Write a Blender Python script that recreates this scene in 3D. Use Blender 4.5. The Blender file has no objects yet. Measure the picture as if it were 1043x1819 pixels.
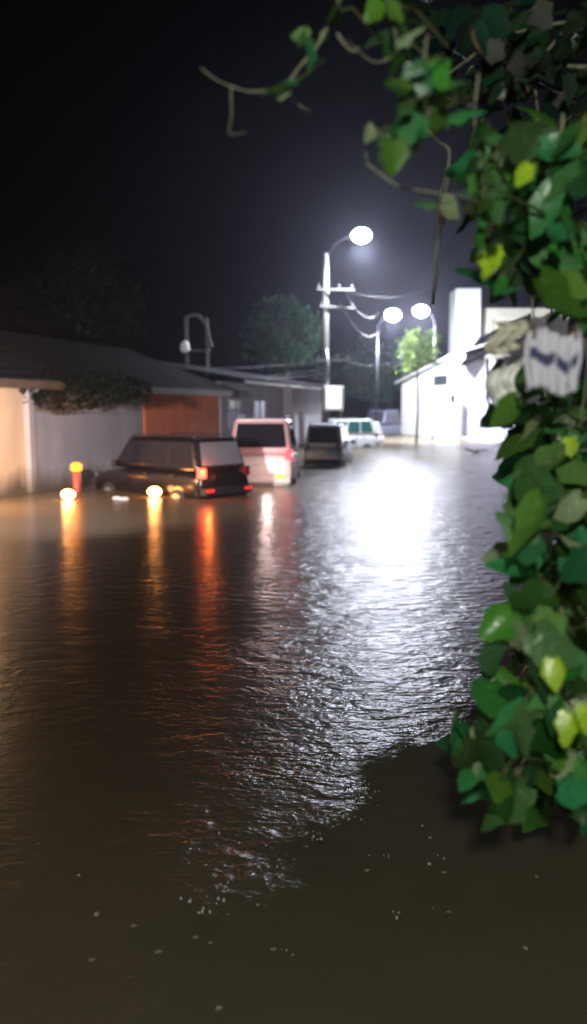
import bpy, bmesh, math, random
import numpy as np
from mathutils import Vector, Matrix, noise

R = math.radians
PI = math.pi
random.seed(7)
S = bpy.context.scene
C = S.collection
rnd = random.uniform

# ------------------------------------------------------------------ camera
FPX, W0, H0, HOR, CAMH = 1514.0, 1043.0, 1819.0, 725.0, 2.3
PITCH = math.atan((H0 / 2 - HOR) / FPX)
cd = bpy.data.cameras.new('camera')
cam = bpy.data.objects.new('camera', cd)
C.objects.link(cam)
cam.location = (0, 0, CAMH)
cam.rotation_euler = (PI / 2 - PITCH, 0, 0)
cd.sensor_fit = 'VERTICAL'
cd.sensor_height = 24.0
cd.lens = 24.0 * FPX / H0
cd.clip_start = 0.05
cd.clip_end = 2000
cd.dof.use_dof = True
cd.dof.focus_distance = 5.5
cd.dof.aperture_fstop = (cd.lens / 1000) / 0.029
S.camera = cam


def at(px, py, Y):
    """point of the place seen at photo pixel (px, py), Y metres ahead"""
    a = (px - W0 / 2) / FPX
    b = -(py - H0 / 2) / FPX
    d = Vector((a, math.cos(PITCH) + b * math.sin(PITCH), -math.sin(PITCH) + b * math.cos(PITCH)))
    return Vector((0, 0, CAMH)) + d * (Y / d.y)


def onwater(px, py):
    p = at(px, py, 1.0)
    k = CAMH / (CAMH - p.z)
    return Vector((p.x * k, k, 0))


# ------------------------------------------------------------------ materials
def newmat(name):
    m = bpy.data.materials.new(name)
    m.use_nodes = True
    nt = m.node_tree
    return m, nt, nt.nodes['Principled BSDF']


def mat(name, col, rough=0.7, metal=0.0, tide=False, var=0.25, scale=3.0, bump=0.15, spec=0.5, emit=None, estr=0.0, streak=False):
    m, nt, p = newmat(name)
    N, L = nt.nodes, nt.links
    p.inputs['Roughness'].default_value = rough
    p.inputs['Metallic'].default_value = metal
    p.inputs['Specular IOR Level'].default_value = spec
    tc = N.new('ShaderNodeTexCoord')
    mp = N.new('ShaderNodeMapping')
    if streak:
        mp.inputs['Scale'].default_value = (1.3, 1.3, 0.5)
    L.new(tc.outputs['Object'], mp.inputs['Vector'])
    nz = N.new('ShaderNodeTexNoise')
    nz.inputs['Scale'].default_value = scale
    nz.inputs['Detail'].default_value = 6
    L.new(mp.outputs[0], nz.inputs['Vector'])
    mx = N.new('ShaderNodeMix')
    mx.data_type = 'RGBA'
    mx.inputs['A'].default_value = tuple(c * (1 - var) for c in col) + (1,)
    mx.inputs['B'].default_value = tuple(min(1, c * (1 + var)) for c in col) + (1,)
    L.new(nz.outputs['Fac'], mx.inputs['Factor'])
    L.new(mx.outputs['Result'], p.inputs['Base Color'])
    if tide:
        # mud line left by the flood, and soot-like stains running down
        ge = N.new('ShaderNodeSeparateXYZ'); L.new(tc.outputs['Object'], ge.inputs[0])
        n3 = N.new('ShaderNodeTexNoise'); n3.inputs['Scale'].default_value = 1.4; n3.inputs['Detail'].default_value = 7
        L.new(mp.outputs[0], n3.inputs['Vector'])
        ad = N.new('ShaderNodeMath'); ad.operation = 'MULTIPLY_ADD'
        L.new(n3.outputs['Fac'], ad.inputs[0]); ad.inputs[1].default_value = -0.9; L.new(ge.outputs['Z'], ad.inputs[2])
        mr = N.new('ShaderNodeMapRange'); L.new(ad.outputs[0], mr.inputs['Value'])
        mr.inputs['From Min'].default_value = -0.35; mr.inputs['From Max'].default_value = 0.25
        m3 = N.new('ShaderNodeMix'); m3.data_type = 'RGBA'
        L.new(mr.outputs[0], m3.inputs['Factor'])
        m3.inputs['A'].default_value = (0.10, 0.08, 0.055, 1)
        L.new(mx.outputs['Result'], m3.inputs['B'])
        L.new(m3.outputs['Result'], p.inputs['Base Color'])
    if bump:
        bn = N.new('ShaderNodeBump')
        bn.inputs['Strength'].default_value = bump
        bn.inputs['Distance'].default_value = 0.02
        n2 = N.new('ShaderNodeTexNoise')
        n2.inputs['Scale'].default_value = scale * 8
        L.new(tc.outputs['Object'], n2.inputs['Vector'])
        L.new(n2.outputs['Fac'], bn.inputs['Height'])
        L.new(bn.outputs[0], p.inputs['Normal'])
    if emit:
        p.inputs['Emission Color'].default_value = tuple(emit) + (1,)
        p.inputs['Emission Strength'].default_value = estr
    return m


def leafmat(name, col, trans=0.35, rough=0.4, spec=0.5):
    m, nt, p = newmat(name)
    p.inputs['Specular IOR Level'].default_value = spec
    N, L = nt.nodes, nt.links
    at_ = N.new('ShaderNodeAttribute')
    at_.attribute_name = 'tint'
    nz = N.new('ShaderNodeTexNoise')
    nz.inputs['Scale'].default_value = 40
    mul = N.new('ShaderNodeMix')
    mul.data_type = 'RGBA'
    mul.blend_type = 'MULTIPLY'
    mul.inputs['Factor'].default_value = 1
    mul.inputs['A'].default_value = tuple(col) + (1,)
    L.new(at_.outputs['Color'], mul.inputs['B'])
    L.new(mul.outputs['Result'], p.inputs['Base Color'])
    p.inputs['Roughness'].default_value = rough
    bn = N.new('ShaderNodeBump')
    bn.inputs['Strength'].default_value = 0.3
    bn.inputs['Distance'].default_value = 0.01
    L.new(nz.outputs['Fac'], bn.inputs['Height'])
    L.new(bn.outputs[0], p.inputs['Normal'])
    tr = N.new('ShaderNodeBsdfTranslucent')
    L.new(mul.outputs['Result'], tr.inputs['Color'])
    ms = N.new('ShaderNodeMixShader')
    ms.inputs[0].default_value = trans
    L.new(p.outputs[0], ms.inputs[1])
    L.new(tr.outputs[0], ms.inputs[2])
    L.new(ms.outputs[0], N['Material Output'].inputs['Surface'])
    return m


def emitmat(name, col, strength):
    m, nt, p = newmat(name)
    p.inputs['Base Color'].default_value = tuple(min(1, c) for c in col) + (1,)
    p.inputs['Emission Color'].default_value = tuple(col) + (1,)
    p.inputs['Emission Strength'].default_value = strength
    return m


M = {}
M['wall_grey'] = mat('grey_render', (0.30, 0.28, 0.30), 0.85, scale=0.9, tide=True, streak=True)
M['wall_cream'] = mat('cream_paint', (0.55, 0.42, 0.29), 0.8, scale=1.2, tide=True, streak=True)
M['wall_orange'] = mat('orange_paint', (0.60, 0.165, 0.075), 0.7, scale=1.2, var=0.3, tide=True, streak=True)
M['wall_lilac'] = mat('lilac_paint', (0.33, 0.31, 0.38), 0.8, scale=1.0, tide=True, streak=True)
M['wall_white'] = mat('white_paint', (0.78, 0.78, 0.76), 0.7, var=0.12, scale=0.8, streak=True)
M['wall_beige'] = mat('beige_paint', (0.50, 0.47, 0.38), 0.8, var=0.2, scale=1.5, streak=True)
M['roof'] = mat('dark_roof', (0.012, 0.011, 0.012), 0.95, spec=0.05, var=0.4, scale=2)
M['roof_tin'] = mat('old_tin', (0.035, 0.035, 0.04), 0.9, 0.0, spec=0.1, var=0.4, scale=2)
M['concrete'] = mat('concrete', (0.28, 0.27, 0.26), 0.9, var=0.3, scale=4, streak=True)
M['pole'] = mat('weathered_pole', (0.11, 0.105, 0.10), 0.9, var=0.4, scale=4, streak=True)
M['dark'] = mat('dark_metal', (0.03, 0.03, 0.035), 0.5, 0.5, bump=0.05)
M['galv'] = mat('galvanised', (0.35, 0.36, 0.38), 0.45, 0.7, var=0.2, scale=6)
M['rubber'] = mat('rubber', (0.02, 0.02, 0.02), 0.8)
M['cable'] = mat('cable', (0.02, 0.02, 0.022), 0.5, spec=0.4, bump=0)
M['glass'] = mat('dark_glass', (0.012, 0.012, 0.016), 0.08, spec=0.2, var=0.1, bump=0)
M['glass_green'] = mat('green_glass', (0.02, 0.10, 0.09), 0.08, spec=0.9, var=0.1, bump=0)
M['window'] = mat('window_glass', (0.03, 0.035, 0.04), 0.12, spec=0.8, bump=0)
M['wood'] = mat('wood', (0.09, 0.055, 0.035), 0.7, var=0.4, scale=5)
M['bark'] = mat('bark', (0.07, 0.05, 0.035), 0.9, var=0.4, scale=9, bump=0.6)
M['stem'] = mat('vine_stem', (0.16, 0.15, 0.09), 0.7, var=0.4, scale=15, bump=0.3)
M['stem_pale'] = mat('pale_stem', (0.20, 0.19, 0.13), 0.6, var=0.3, scale=20, bump=0.2)
M['black_paint'] = mat('black_car_paint', (0.012, 0.010, 0.012), 0.18, 0.2, var=0.2, spec=0.8, bump=0)
M['red_paint'] = mat('red_car_paint', (0.42, 0.03, 0.035), 0.25, 0.1, var=0.15, spec=0.8, bump=0)
M['silver_paint'] = mat('silver_car_paint', (0.50, 0.60, 0.80), 0.35, 0.1, var=0.1, bump=0)
M['white_car'] = mat('white_car_paint', (0.72, 0.73, 0.72), 0.25, var=0.05, bump=0)
M['blue_paint'] = mat('dark_blue_paint', (0.03, 0.035, 0.06), 0.3, 0.2, var=0.1, bump=0)
M['chrome'] = mat('chrome', (0.6, 0.6, 0.62), 0.15, 1.0, bump=0)
M['plate'] = mat('plate', (0.6, 0.6, 0.55), 0.5, bump=0)
M['tail'] = emitmat('tail_lamp_lit', (1.0, 0.06, 0.035), 6)
M['tail_dim'] = emitmat('tail_lamp_dim', (1.0, 0.03, 0.03), 0.6)
M['amber'] = emitmat('amber_lit', (1.0, 0.30, 0.015), 3.0)
M['hot'] = emitmat('hot_lamp', (1.0, 0.36, 0.09), 30)
M['led'] = emitmat('led_lens', (0.86, 0.9, 1.0), 50)
M['bulb'] = emitmat('warm_bulb', (1.0, 0.6, 0.3), 8)
M['redpost'] = mat('red_plastic', (0.35, 0.06, 0.04), 0.5)
M['cloth'] = mat('white_cloth', (0.52, 0.50, 0.58), 0.9, var=0.15, scale=8)
M['cloth_blue'] = mat('blue_band', (0.05, 0.05, 0.12), 0.9)
M['plastic'] = mat('white_plastic', (0.7, 0.7, 0.7), 0.5, bump=0.3, scale=12)
M['mud'] = mat('wet_mud', (0.075, 0.068, 0.043), 0.9, var=0.18, scale=1.6, bump=0.25, spec=0.08)
M['ground'] = mat('asphalt', (0.05, 0.05, 0.05), 0.9)
M['leaf'] = leafmat('vine_leaf', (0.055, 0.215, 0.048), 0.42, 0.28)
M['leaf_dark'] = leafmat('dark_leaf', (0.016, 0.05, 0.018), .3)
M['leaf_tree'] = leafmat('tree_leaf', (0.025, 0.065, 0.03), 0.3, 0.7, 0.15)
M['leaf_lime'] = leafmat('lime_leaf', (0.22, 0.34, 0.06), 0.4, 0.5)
M['leaf_float'] = leafmat('fallen_leaf', (0.36, 0.36, 0.22), 0.2, 0.35)
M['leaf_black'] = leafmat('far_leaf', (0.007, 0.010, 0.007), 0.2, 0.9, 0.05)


# ------------------------------------------------------------------ mesh helpers
class MB:
    def __init__(s):
        s.v, s.f, s.t = [], [], []

    def add(s, vs, fs, tint=(1, 1, 1)):
        n = len(s.v)
        s.v += [tuple(v) for v in vs]
        s.f += [tuple(i + n for i in f) for f in fs]
        s.t += [tint] * len(fs)
        return s

    def box(s, x0, x1, y0, y1, z0, z1, mtx=None):
        vs = [Vector(p) for p in ((x0, y0, z0), (x1, y0, z0), (x1, y1, z0), (x0, y1, z0), (x0, y0, z1), (x1, y0, z1), (x1, y1, z1), (x0, y1, z1))]
        if mtx is not None:
            vs = [mtx @ v for v in vs]
        return s.add(vs, [(0, 3, 2, 1), (4, 5, 6, 7), (0, 1, 5, 4), (1, 2, 6, 5), (2, 3, 7, 6), (3, 0, 4, 7)])

    def tube(s, pts, r, n=8, caps=True):
        pts = [Vector(p) for p in pts]
        rs = r if isinstance(r, (list, tuple)) else [r] * len(pts)
        base = len(s.v)
        up = Vector((0, 0, 1))
        prev = None
        for i, p in enumerate(pts):
            d = (pts[min(i + 1, len(pts) - 1)] - pts[max(i - 1, 0)]).normalized()
            if prev is None:
                a = d.cross(up)
                if a.length < 0.05:
                    a = d.cross(Vector((1, 0, 0)))
            else:
                a = prev - d * prev.dot(d)
                if a.length < 1e-4:
                    a = d.cross(up)
            a.normalize()
            prev = a
            b = d.cross(a)
            for k in range(n):
                t = 2 * PI * k / n
                s.v.append(tuple(p + (a * math.cos(t) + b * math.sin(t)) * rs[i]))
        fs = []
        for i in range(len(pts) - 1):
            for k in range(n):
                a0, a1 = base + i * n + k, base + i * n + (k + 1) % n
                fs.append((a0, a1, a1 + n, a0 + n))
        if caps:
            fs.append(tuple(base + k for k in reversed(range(n))))
            fs.append(tuple(base + (len(pts) - 1) * n + k for k in range(n)))
        s.f += fs
        s.t += [(1, 1, 1)] * len(fs)
        return s

    def ball(s, c, r, nu=12, nv=8, sc=(1, 1, 1)):
        c = Vector(c)
        vs = [c + Vector((0, 0, r * sc[2]))]
        for j in range(1, nv):
            t = PI * j / nv
            for i in range(nu):
                p = 2 * PI * i / nu
                vs.append(c + Vector((r * sc[0] * math.sin(t) * math.cos(p), r * sc[1] * math.sin(t) * math.sin(p), r * sc[2] * math.cos(t))))
        vs.append(c - Vector((0, 0, r * sc[2])))
        fs = [(0, 1 + i, 1 + (i + 1) % nu) for i in range(nu)]
        for j in range(nv - 2):
            for i in range(nu):
                a, b = 1 + j * nu + i, 1 + j * nu + (i + 1) % nu
                fs.append((a, a + nu, b + nu, b))
        l = len(vs) - 1
        q = 1 + (nv - 2) * nu
        fs += [(l, q + (i + 1) % nu, q + i) for i in range(nu)]
        return s.add(vs, fs)

    def build(s, name, m, parent=None, smooth=False, bevel=0, tint=False, sub=0):
        me = bpy.data.meshes.new(name)
        me.from_pydata(s.v, [], s.f)
        me.update()
        if tint:
            ca = me.attributes.new('tint', 'FLOAT_COLOR', 'FACE')
            arr = np.ones((len(s.t), 4), dtype=np.float32)
            arr[:, :3] = np.array(s.t, dtype=np.float32)
            ca.data.foreach_set('color', arr.ravel())
        if smooth:
            me.polygons.foreach_set('use_smooth', [True] * len(me.polygons))
        me.materials.append(m)
        o = bpy.data.objects.new(name, me)
        C.objects.link(o)
        if parent:
            o.parent = parent
        if bevel:
            b = o.modifiers.new('bevel', 'BEVEL')
            b.width = bevel
            b.segments = 3
            b.limit_method = 'ANGLE'
            b.angle_limit = R(25)
            if smooth:
                w = o.modifiers.new('wn', 'WEIGHTED_NORMAL')
        if sub:
            q = o.modifiers.new('sub', 'SUBSURF')
            q.levels = q.render_levels = sub
        return o


def tag(o, label=None, cat=None, group=None, kind=None):
    if label: o['label'] = label
    if cat: o['category'] = cat
    if group: o['group'] = group
    if kind: o['kind'] = kind
    return o


def empty(name, loc, label, cat, rz=0, group=None):
    o = bpy.data.objects.new(name, None)
    C.objects.link(o)
    o.location = loc
    o.rotation_euler = (0, 0, rz)
    o.empty_display_size = 0.2
    return tag(o, label, cat, group)


def copy_tree(o, parent=None):
    c = o.copy()
    C.objects.link(c)
    c.parent = parent
    for ch in list(o.children):
        copy_tree(ch, c)
    return c


def light(name, typ, loc, power, col, parent=None, radius=0.1, aim=None, angle=150, blend=0.6):
    ld = bpy.data.lights.new(name, typ)
    ld.energy = power
    ld.color = col
    if typ in ('POINT', 'SPOT'):
        ld.shadow_soft_size = radius
    if typ == 'SPOT':
        ld.spot_size = R(angle)
        ld.spot_blend = blend
    o = bpy.data.objects.new(name, ld)
    C.objects.link(o)
    o.location = loc
    if aim is not None:
        o.rotation_euler = Vector(aim).to_track_quat('-Z', 'Y').to_euler()
    if parent:
        o.parent = parent
    return o


# ------------------------------------------------------------------ world, moon
w = bpy.data.worlds.new('World')
S.world = w
w.use_nodes = True
nt = w.node_tree
bg = nt.nodes['Background']
sky = nt.nodes.new('ShaderNodeTexSky')
sky.sky_type = 'NISHITA'
sky.sun_disc = False
sky.sun_elevation = R(-5)
sky.sun_rotation = R(200)
nt.links.new(sky.outputs[0], bg.inputs['Color'])
bg.inputs['Strength'].default_value = 0.02
sun = bpy.data.lights.new('moon', 'SUN')
sun.energy = 0.004
sun.angle = R(0.5)
sun.color = (0.8, 0.88, 1.0)
so = bpy.data.objects.new('moon', sun)
C.objects.link(so)
so.rotation_euler = (R(35), 0, R(-25))

# ------------------------------------------------------------------ haze
hz = MB().box(-90, 110, -14, 190, -2.5, 19)
hm = bpy.data.materials.new('mist')
hm.use_nodes = True
hn = hm.node_tree
hn.nodes.remove(hn.nodes['Principled BSDF'])
pv = hn.nodes.new('ShaderNodeVolumePrincipled')
pv.inputs['Color'].default_value = (0.80, 0.82, 1.0, 1)
pv.inputs['Density'].default_value = 0.0007
pv.inputs['Anisotropy'].default_value = 0.8
hn.links.new(pv.outputs[0], hn.nodes['Material Output'].inputs['Volume'])
tag(hz.build('haze', hm), kind='stuff')

# ------------------------------------------------------------------ ground + water
MB().add([(-600, -60, -0.45), (600, -60, -0.45), (600, 900, -0.45), (-600, 900, -0.45)], [(0, 1, 2, 3)]).build('ground', M['ground'])['kind'] = 'structure'

m, nt_, p = newmat('flood_water')
N, L = nt_.nodes, nt_.links
tc = N.new('ShaderNodeTexCoord')
n0 = N.new('ShaderNodeTexNoise'); n0.inputs['Scale'].default_value = 0.35; n0.inputs['Detail'].default_value = 4
L.new(tc.outputs['Object'], n0.inputs['Vector'])
cr = N.new('ShaderNodeMix'); cr.data_type = 'RGBA'
cr.inputs['A'].default_value = (0.085, 0.070, 0.046, 1)
cr.inputs['B'].default_value = (0.125, 0.095, 0.060, 1)
L.new(n0.outputs['Fac'], cr.inputs['Factor'])
L.new(cr.outputs['Result'], p.inputs['Base Color'])
p.inputs['Roughness'].default_value = 0.25
p.inputs['IOR'].default_value = 1.33
p.inputs['Specular IOR Level'].default_value = 0.13
def mth(op, a, b=None, c=None):
    n_ = N.new('ShaderNodeMath'); n_.operation = op
    for k_, v_ in enumerate((a, b, c)):
        if v_ is None: continue
        if isinstance(v_, (int, float)): n_.inputs[k_].default_value = v_
        else: L.new(v_.outputs[0], n_.inputs[k_])
    return n_
def smooth_step(src, lo, hi, o0=0.0, o1=1.0):
    n_ = N.new('ShaderNodeMapRange'); n_.interpolation_type = 'SMOOTHSTEP'
    L.new(src.outputs[0], n_.inputs['Value'])
    n_.inputs['From Min'].default_value = lo; n_.inputs['From Max'].default_value = hi
    n_.inputs['To Min'].default_value = o0; n_.inputs['To Max'].default_value = o1
    return n_
def fnoise(scale, det=3):
    n_ = N.new('ShaderNodeTexNoise'); n_.inputs['Scale'].default_value = scale; n_.inputs['Detail'].default_value = det
    L.new(tc.outputs['Object'], n_.inputs['Vector'])
    return n_
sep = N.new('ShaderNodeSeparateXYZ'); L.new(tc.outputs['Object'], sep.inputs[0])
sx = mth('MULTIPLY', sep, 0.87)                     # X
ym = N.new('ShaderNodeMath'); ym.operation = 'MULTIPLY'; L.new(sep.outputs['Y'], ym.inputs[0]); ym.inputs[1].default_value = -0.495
side = mth('ADD', mth('ADD', sx, ym), 2.10)         # metres past the edge of the matte near water
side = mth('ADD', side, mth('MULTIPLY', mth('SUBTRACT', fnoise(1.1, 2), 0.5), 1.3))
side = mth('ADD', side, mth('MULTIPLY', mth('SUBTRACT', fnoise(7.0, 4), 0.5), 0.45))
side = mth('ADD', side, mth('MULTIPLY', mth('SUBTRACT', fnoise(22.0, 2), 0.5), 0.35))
matte = smooth_step(side, -0.16, 0.10)  # near side turns to a matte brown surface with hardly any gloss
calm = mth('ADD', mth('ADD', sep, 0.85), mth('MULTIPLY', mth('SUBTRACT', fnoise(0.6, 3), 0.5), 1.6))
rip = smooth_step(calm, -0.5, 0.8, 0.2, 1.0)       # water is calmer along the houses
rip = mth('MULTIPLY', rip, smooth_step(fnoise(0.9, 2), 0.3, 0.65, 0.55, 1.15))
# ripples: crests mostly across the view, finer chop over them
def ripple(scale, sx, sy, rot, det, dist, prev):
    mp = N.new('ShaderNodeMapping')
    mp.inputs['Scale'].default_value = (sx, sy, 1)
    mp.inputs['Rotation'].default_value = (0, 0, R(rot))
    L.new(tc.outputs['Object'], mp.inputs['Vector'])
    nz = N.new('ShaderNodeTexNoise')
    nz.inputs['Scale'].default_value = scale
    nz.inputs['Detail'].default_value = det
    nz.inputs['Distortion'].default_value = 0.4
    L.new(mp.outputs[0], nz.inputs['Vector'])
    b = N.new('ShaderNodeBump')
    L.new(rip.outputs[0], b.inputs['Strength'])
    b.inputs['Distance'].default_value = dist
    L.new(nz.outputs['Fac'], b.inputs['Height'])
    if prev: L.new(prev.outputs[0], b.inputs['Normal'])
    return b
b1 = ripple(5.0, 0.75, 1.2, 14, 2, 0.042, None)
b2 = ripple(20.0, 0.8, 1.2, -14, 2, 0.013, b1)
L.new(b2.outputs[0], p.inputs['Normal'])
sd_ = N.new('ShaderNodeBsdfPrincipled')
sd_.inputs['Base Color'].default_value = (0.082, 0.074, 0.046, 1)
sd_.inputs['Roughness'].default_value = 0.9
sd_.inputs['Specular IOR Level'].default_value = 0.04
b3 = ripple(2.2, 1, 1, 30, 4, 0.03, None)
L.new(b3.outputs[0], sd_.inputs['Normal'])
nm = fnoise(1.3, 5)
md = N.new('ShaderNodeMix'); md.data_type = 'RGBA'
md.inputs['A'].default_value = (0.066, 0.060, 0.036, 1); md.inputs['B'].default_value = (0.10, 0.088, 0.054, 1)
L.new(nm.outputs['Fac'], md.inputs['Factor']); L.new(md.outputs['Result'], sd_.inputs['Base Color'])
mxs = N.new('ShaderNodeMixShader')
L.new(matte.outputs[0], mxs.inputs[0]); L.new(p.outputs[0], mxs.inputs[1]); L.new(sd_.outputs[0], mxs.inputs[2])
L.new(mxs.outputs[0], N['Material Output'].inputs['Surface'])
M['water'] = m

xs = np.concatenate([[-600, -200, -60], np.linspace(-20, 25, 10), [60, 200, 600]])
ys = np.concatenate([[-60, -10], np.linspace(0, 60, 10), [120, 300, 900]])
mb = MB()
for y in ys:
    for x in xs:
        mb.v.append((float(x), float(y), 0.0))
nx = len(xs)
for j in range(len(ys) - 1):
    for i in range(nx - 1):
        a = j * nx + i
        mb.f.append((a, a + 1, a + 1 + nx, a + nx)); mb.t.append((1, 1, 1))
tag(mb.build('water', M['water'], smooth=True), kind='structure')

# outline of the matte near water, running up to the hedge
edge = [onwater(px, py) for px, py in ((-500, 1890), (20, 1830), (180, 1745), (330, 1672), (440, 1600), (520, 1530), (600, 1480), (650, 1430), (672, 1390), (720, 1350), (770, 1290), (815, 1240), (870, 1190), (930, 1140), (1043, 1080), (1300, 1020))]
ed = []
for a, b in zip(edge, edge[1:]):
    for k in range(8):
        q = a.lerp(b, k / 8)
        q += Vector((noise.noise(q * 2.5) * 0.10, noise.noise(q * 2.5 + Vector((9, 3, 1))) * 0.10, 0))
        ed.append(q)
ed.append(edge[-1])
# rain splashes and beads of foam catching the lamps
mb = MB()
def splash(x, y, z0=0.0):
    k = random.random()
    r = rnd(0.003, 0.008)
    for _ in range(random.choice((1, 1, 2, 3, 4))):
        mb.ball((x + rnd(-.03, .03), y + rnd(-.03, .03), z0 + rnd(0.0, 0.02)), r * rnd(.6, 1.3), 6, 4, (1, 1, rnd(.6, 1.6)))
for _ in range(110):
    q = random.choice(ed)
    if 3.6 < q.y < 9 and q.x < 2.2:
        q = q + Vector((rnd(-.12, .05), rnd(-.02, .25), 0))
        splash(q.x, q.y)
for _ in range(16):
    q = onwater(rnd(300, 900), rnd(1400, 1750)); splash(q.x, q.y)
tag(mb.build('rain_splashes', mat('droplets', (0.5, 0.5, 0.5), 0.1, spec=1.0, bump=0), smooth=True), kind='stuff')

# leaves knocked down by the rain, floating on the water
def fleaf(px, py, sz):
    q = onwater(px, py); a = rnd(0, 6.3); mb_ = MB()
    out_ = [(0, 0), (.25, .1), (.36, .35), (.25, .7), (0, 1), (-.25, .7), (-.36, .35), (-.25, .1)]
    vs = [(sz * (x * math.cos(a) - y * math.sin(a)), sz * (x * math.sin(a) + y * math.cos(a)), .006 + .25 * sz * abs(x) + .04 * sz * y) for x, y in out_]
    vs.append((sz * -.5 * math.sin(a), sz * .5 * math.cos(a), .006))
    mb_.add(vs, [(k, (k + 1) % 8, 8) for k in range(8)], (rnd(.7, 1.2),) * 3)
    o = mb_.build('floating_leaf', M['leaf_float'], tint=True)
    o.location = (q.x, q.y, 0)
    tag(o, 'small pale leaf floating on the brown floodwater', 'leaf', 'leaves floating on the floodwater')
for px, py in ((350, 1668), (372, 1678), (277, 1695), (230, 1648), (155, 1710), (783, 1552), (800, 1622), (958, 1562), (766, 1488), (652, 1522), (648, 1550), (384, 1560), (520, 1528), (455, 1612), (172, 1630), (290, 1255), (415, 1410), (140, 1555), (395, 1790), (935, 1690), (70, 1500), (480, 1690)):
    fleaf(px + rnd(-3, 3), py, rnd(.016, .038))

# ------------------------------------------------------------------ street lamps and poles
def lamp_head(parent, c, tilt, r=0.3):
    t = Matrix.Translation(c) @ Matrix.Rotation(tilt, 4, 'Y')
    h = MB().box(-0.45, 0.45, -0.2, 0.2, 0.0, 0.12, t).build('lamp_head', M['galv'], parent, bevel=0.04)
    MB().ball((0, 0, 0), r, 16, 10, (1.1, 0.9, 0.78)).build('lens', M['led'], h, smooth=True).location = Vector(c) - Vector((0, 0, 0.06))
    return h

LP = [(1.70, 46.0, at(577, 450, 46).z, at(642, 416, 45.2), 'utility'),
      (at(672, 600, 60).x, 60.5, at(697, 560, 60).z - 0.6, at(698, 558, 59.5), 'lamp'),
      (at(772, 600, 63).x, 63.0, at(748, 552, 63).z - 0.6, at(748, 551, 62), 'lamp')]
labels = ['tall concrete pole carrying the highest white street lamp and the overhead cables',
          'steel street lamp lit white, middle one of the three lamps above the trees',
          'steel street lamp lit white, rightmost of the three lamps beside the white house']
for i, (x, y, zt, lc, kind) in enumerate(LP):
    root = empty('street_lamp', (x, y, -0.45), labels[i], 'street lamp')
    o0 = Vector((x, y, -0.45))
    l = lc - o0
    ph = zt + 0.45
    r0, r1 = (0.22, 0.15) if i == 0 else (0.06, 0.05)
    MB().tube([(0, 0, 0), (0, 0, ph * 0.5), (0, 0, ph)], [r0, (r0 + r1) / 2, r1], 14).build('pole', M['pole'] if i == 0 else M['dark'], root, smooth=True)
    MB().tube([(0, 0, ph - 0.4), (l.x * 0.25, l.y * 0.3, (ph * 0.5 + l.z * 0.5)), (l.x * 0.8, l.y * 0.9, l.z + 0.12), (l.x, l.y, l.z + 0.05)], 0.035, 8).build('arm', M['dark'], root, smooth=True)
    lamp_head(root, l, 0, 0.46 if i == 0 else 0.5)
    P = (12500, 19000, 19000)[i]
    light('lamp_light', 'SPOT', l - Vector((0, 0, 0.60)), P * (0.8, 0.9, 0.9)[i], (0.84, 0.88, 1.0), root, 0.12, ((0.1, -0.1, -1), (.4, .45, -.8), (.4, .45, -.8))[i], (154, 150, 150)[i], 0.5)
    light('lamp_glow', 'POINT', l - Vector((0, 0, 0.60)), P * (0.24, 0.21, 0.21)[i], (0.80, 0.84, 1.0), root, 0.12)
    if i == 0:
        for k, (zz, ln, rz) in enumerate(((at(0, 515, 46).z, 1.5, 0.1), (at(0, 545, 46).z, 1.7, 0.5), (at(0, 640, 46).z, 1.3, 0.1))):
            mt = Matrix.Translation((0, 0, zz + 0.45)) @ Matrix.Rotation(rz, 4, 'Z')
            ca = MB().box(-0.5, ln, -0.28, -0.2, -0.05, 0.05, mt).build('cross_arm', M['pole'], root)
            for q in (-0.4, ln * 0.45, ln * 0.9):
                b = MB()
                for dz, rr in ((0.0, .03), (.05, .07), (.09, .03), (.13, .07), (.19, .02)):
                    pass
                b.tube([mt @ Vector((q, -0.24, 0.05 + dz)) for dz in (0, .05, .09, .13, .2)], [.02, .05, .03, .05, .015], 10)
                b.build('insulator', M['pole'], ca, smooth=True)
        zb = at(0, 708, 46).z + 0.45
        bx = MB().box(-0.1, 0.95, -0.5, -0.22, zb - 0.65, zb + 0.65).build('sign_box', M['wall_white'], root, bevel=0.05)
        MB().tube([(0.1, -0.3, zb + 0.6), (0.15, -0.3, zb + 1.6), (0.05, -0.2, zb + 2.6)], 0.05).build('conduit', M['galv'], root, smooth=True)
        MB().box(0.05, 0.8, -0.53, -0.501, zb - 0.5, zb + 0.5).build('box_glow', emitmat('box_glow', (.9, .93, 1), 1.6), bx)  # glowing front added so the white box looks brightly lit
        for k in range(3):
            a = rnd(0, 6)
            loop = [(0.3 * math.cos(t + a) - 0.6, -0.3, at(0, 655 + 12 * k, 46).z + 0.45 + 0.22 * math.sin(t + a)) for t in np.linspace(0, 5.6, 14)]
            MB().tube(loop, 0.016, 6).build('cable_loop', M['cable'], root, smooth=True)

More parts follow.
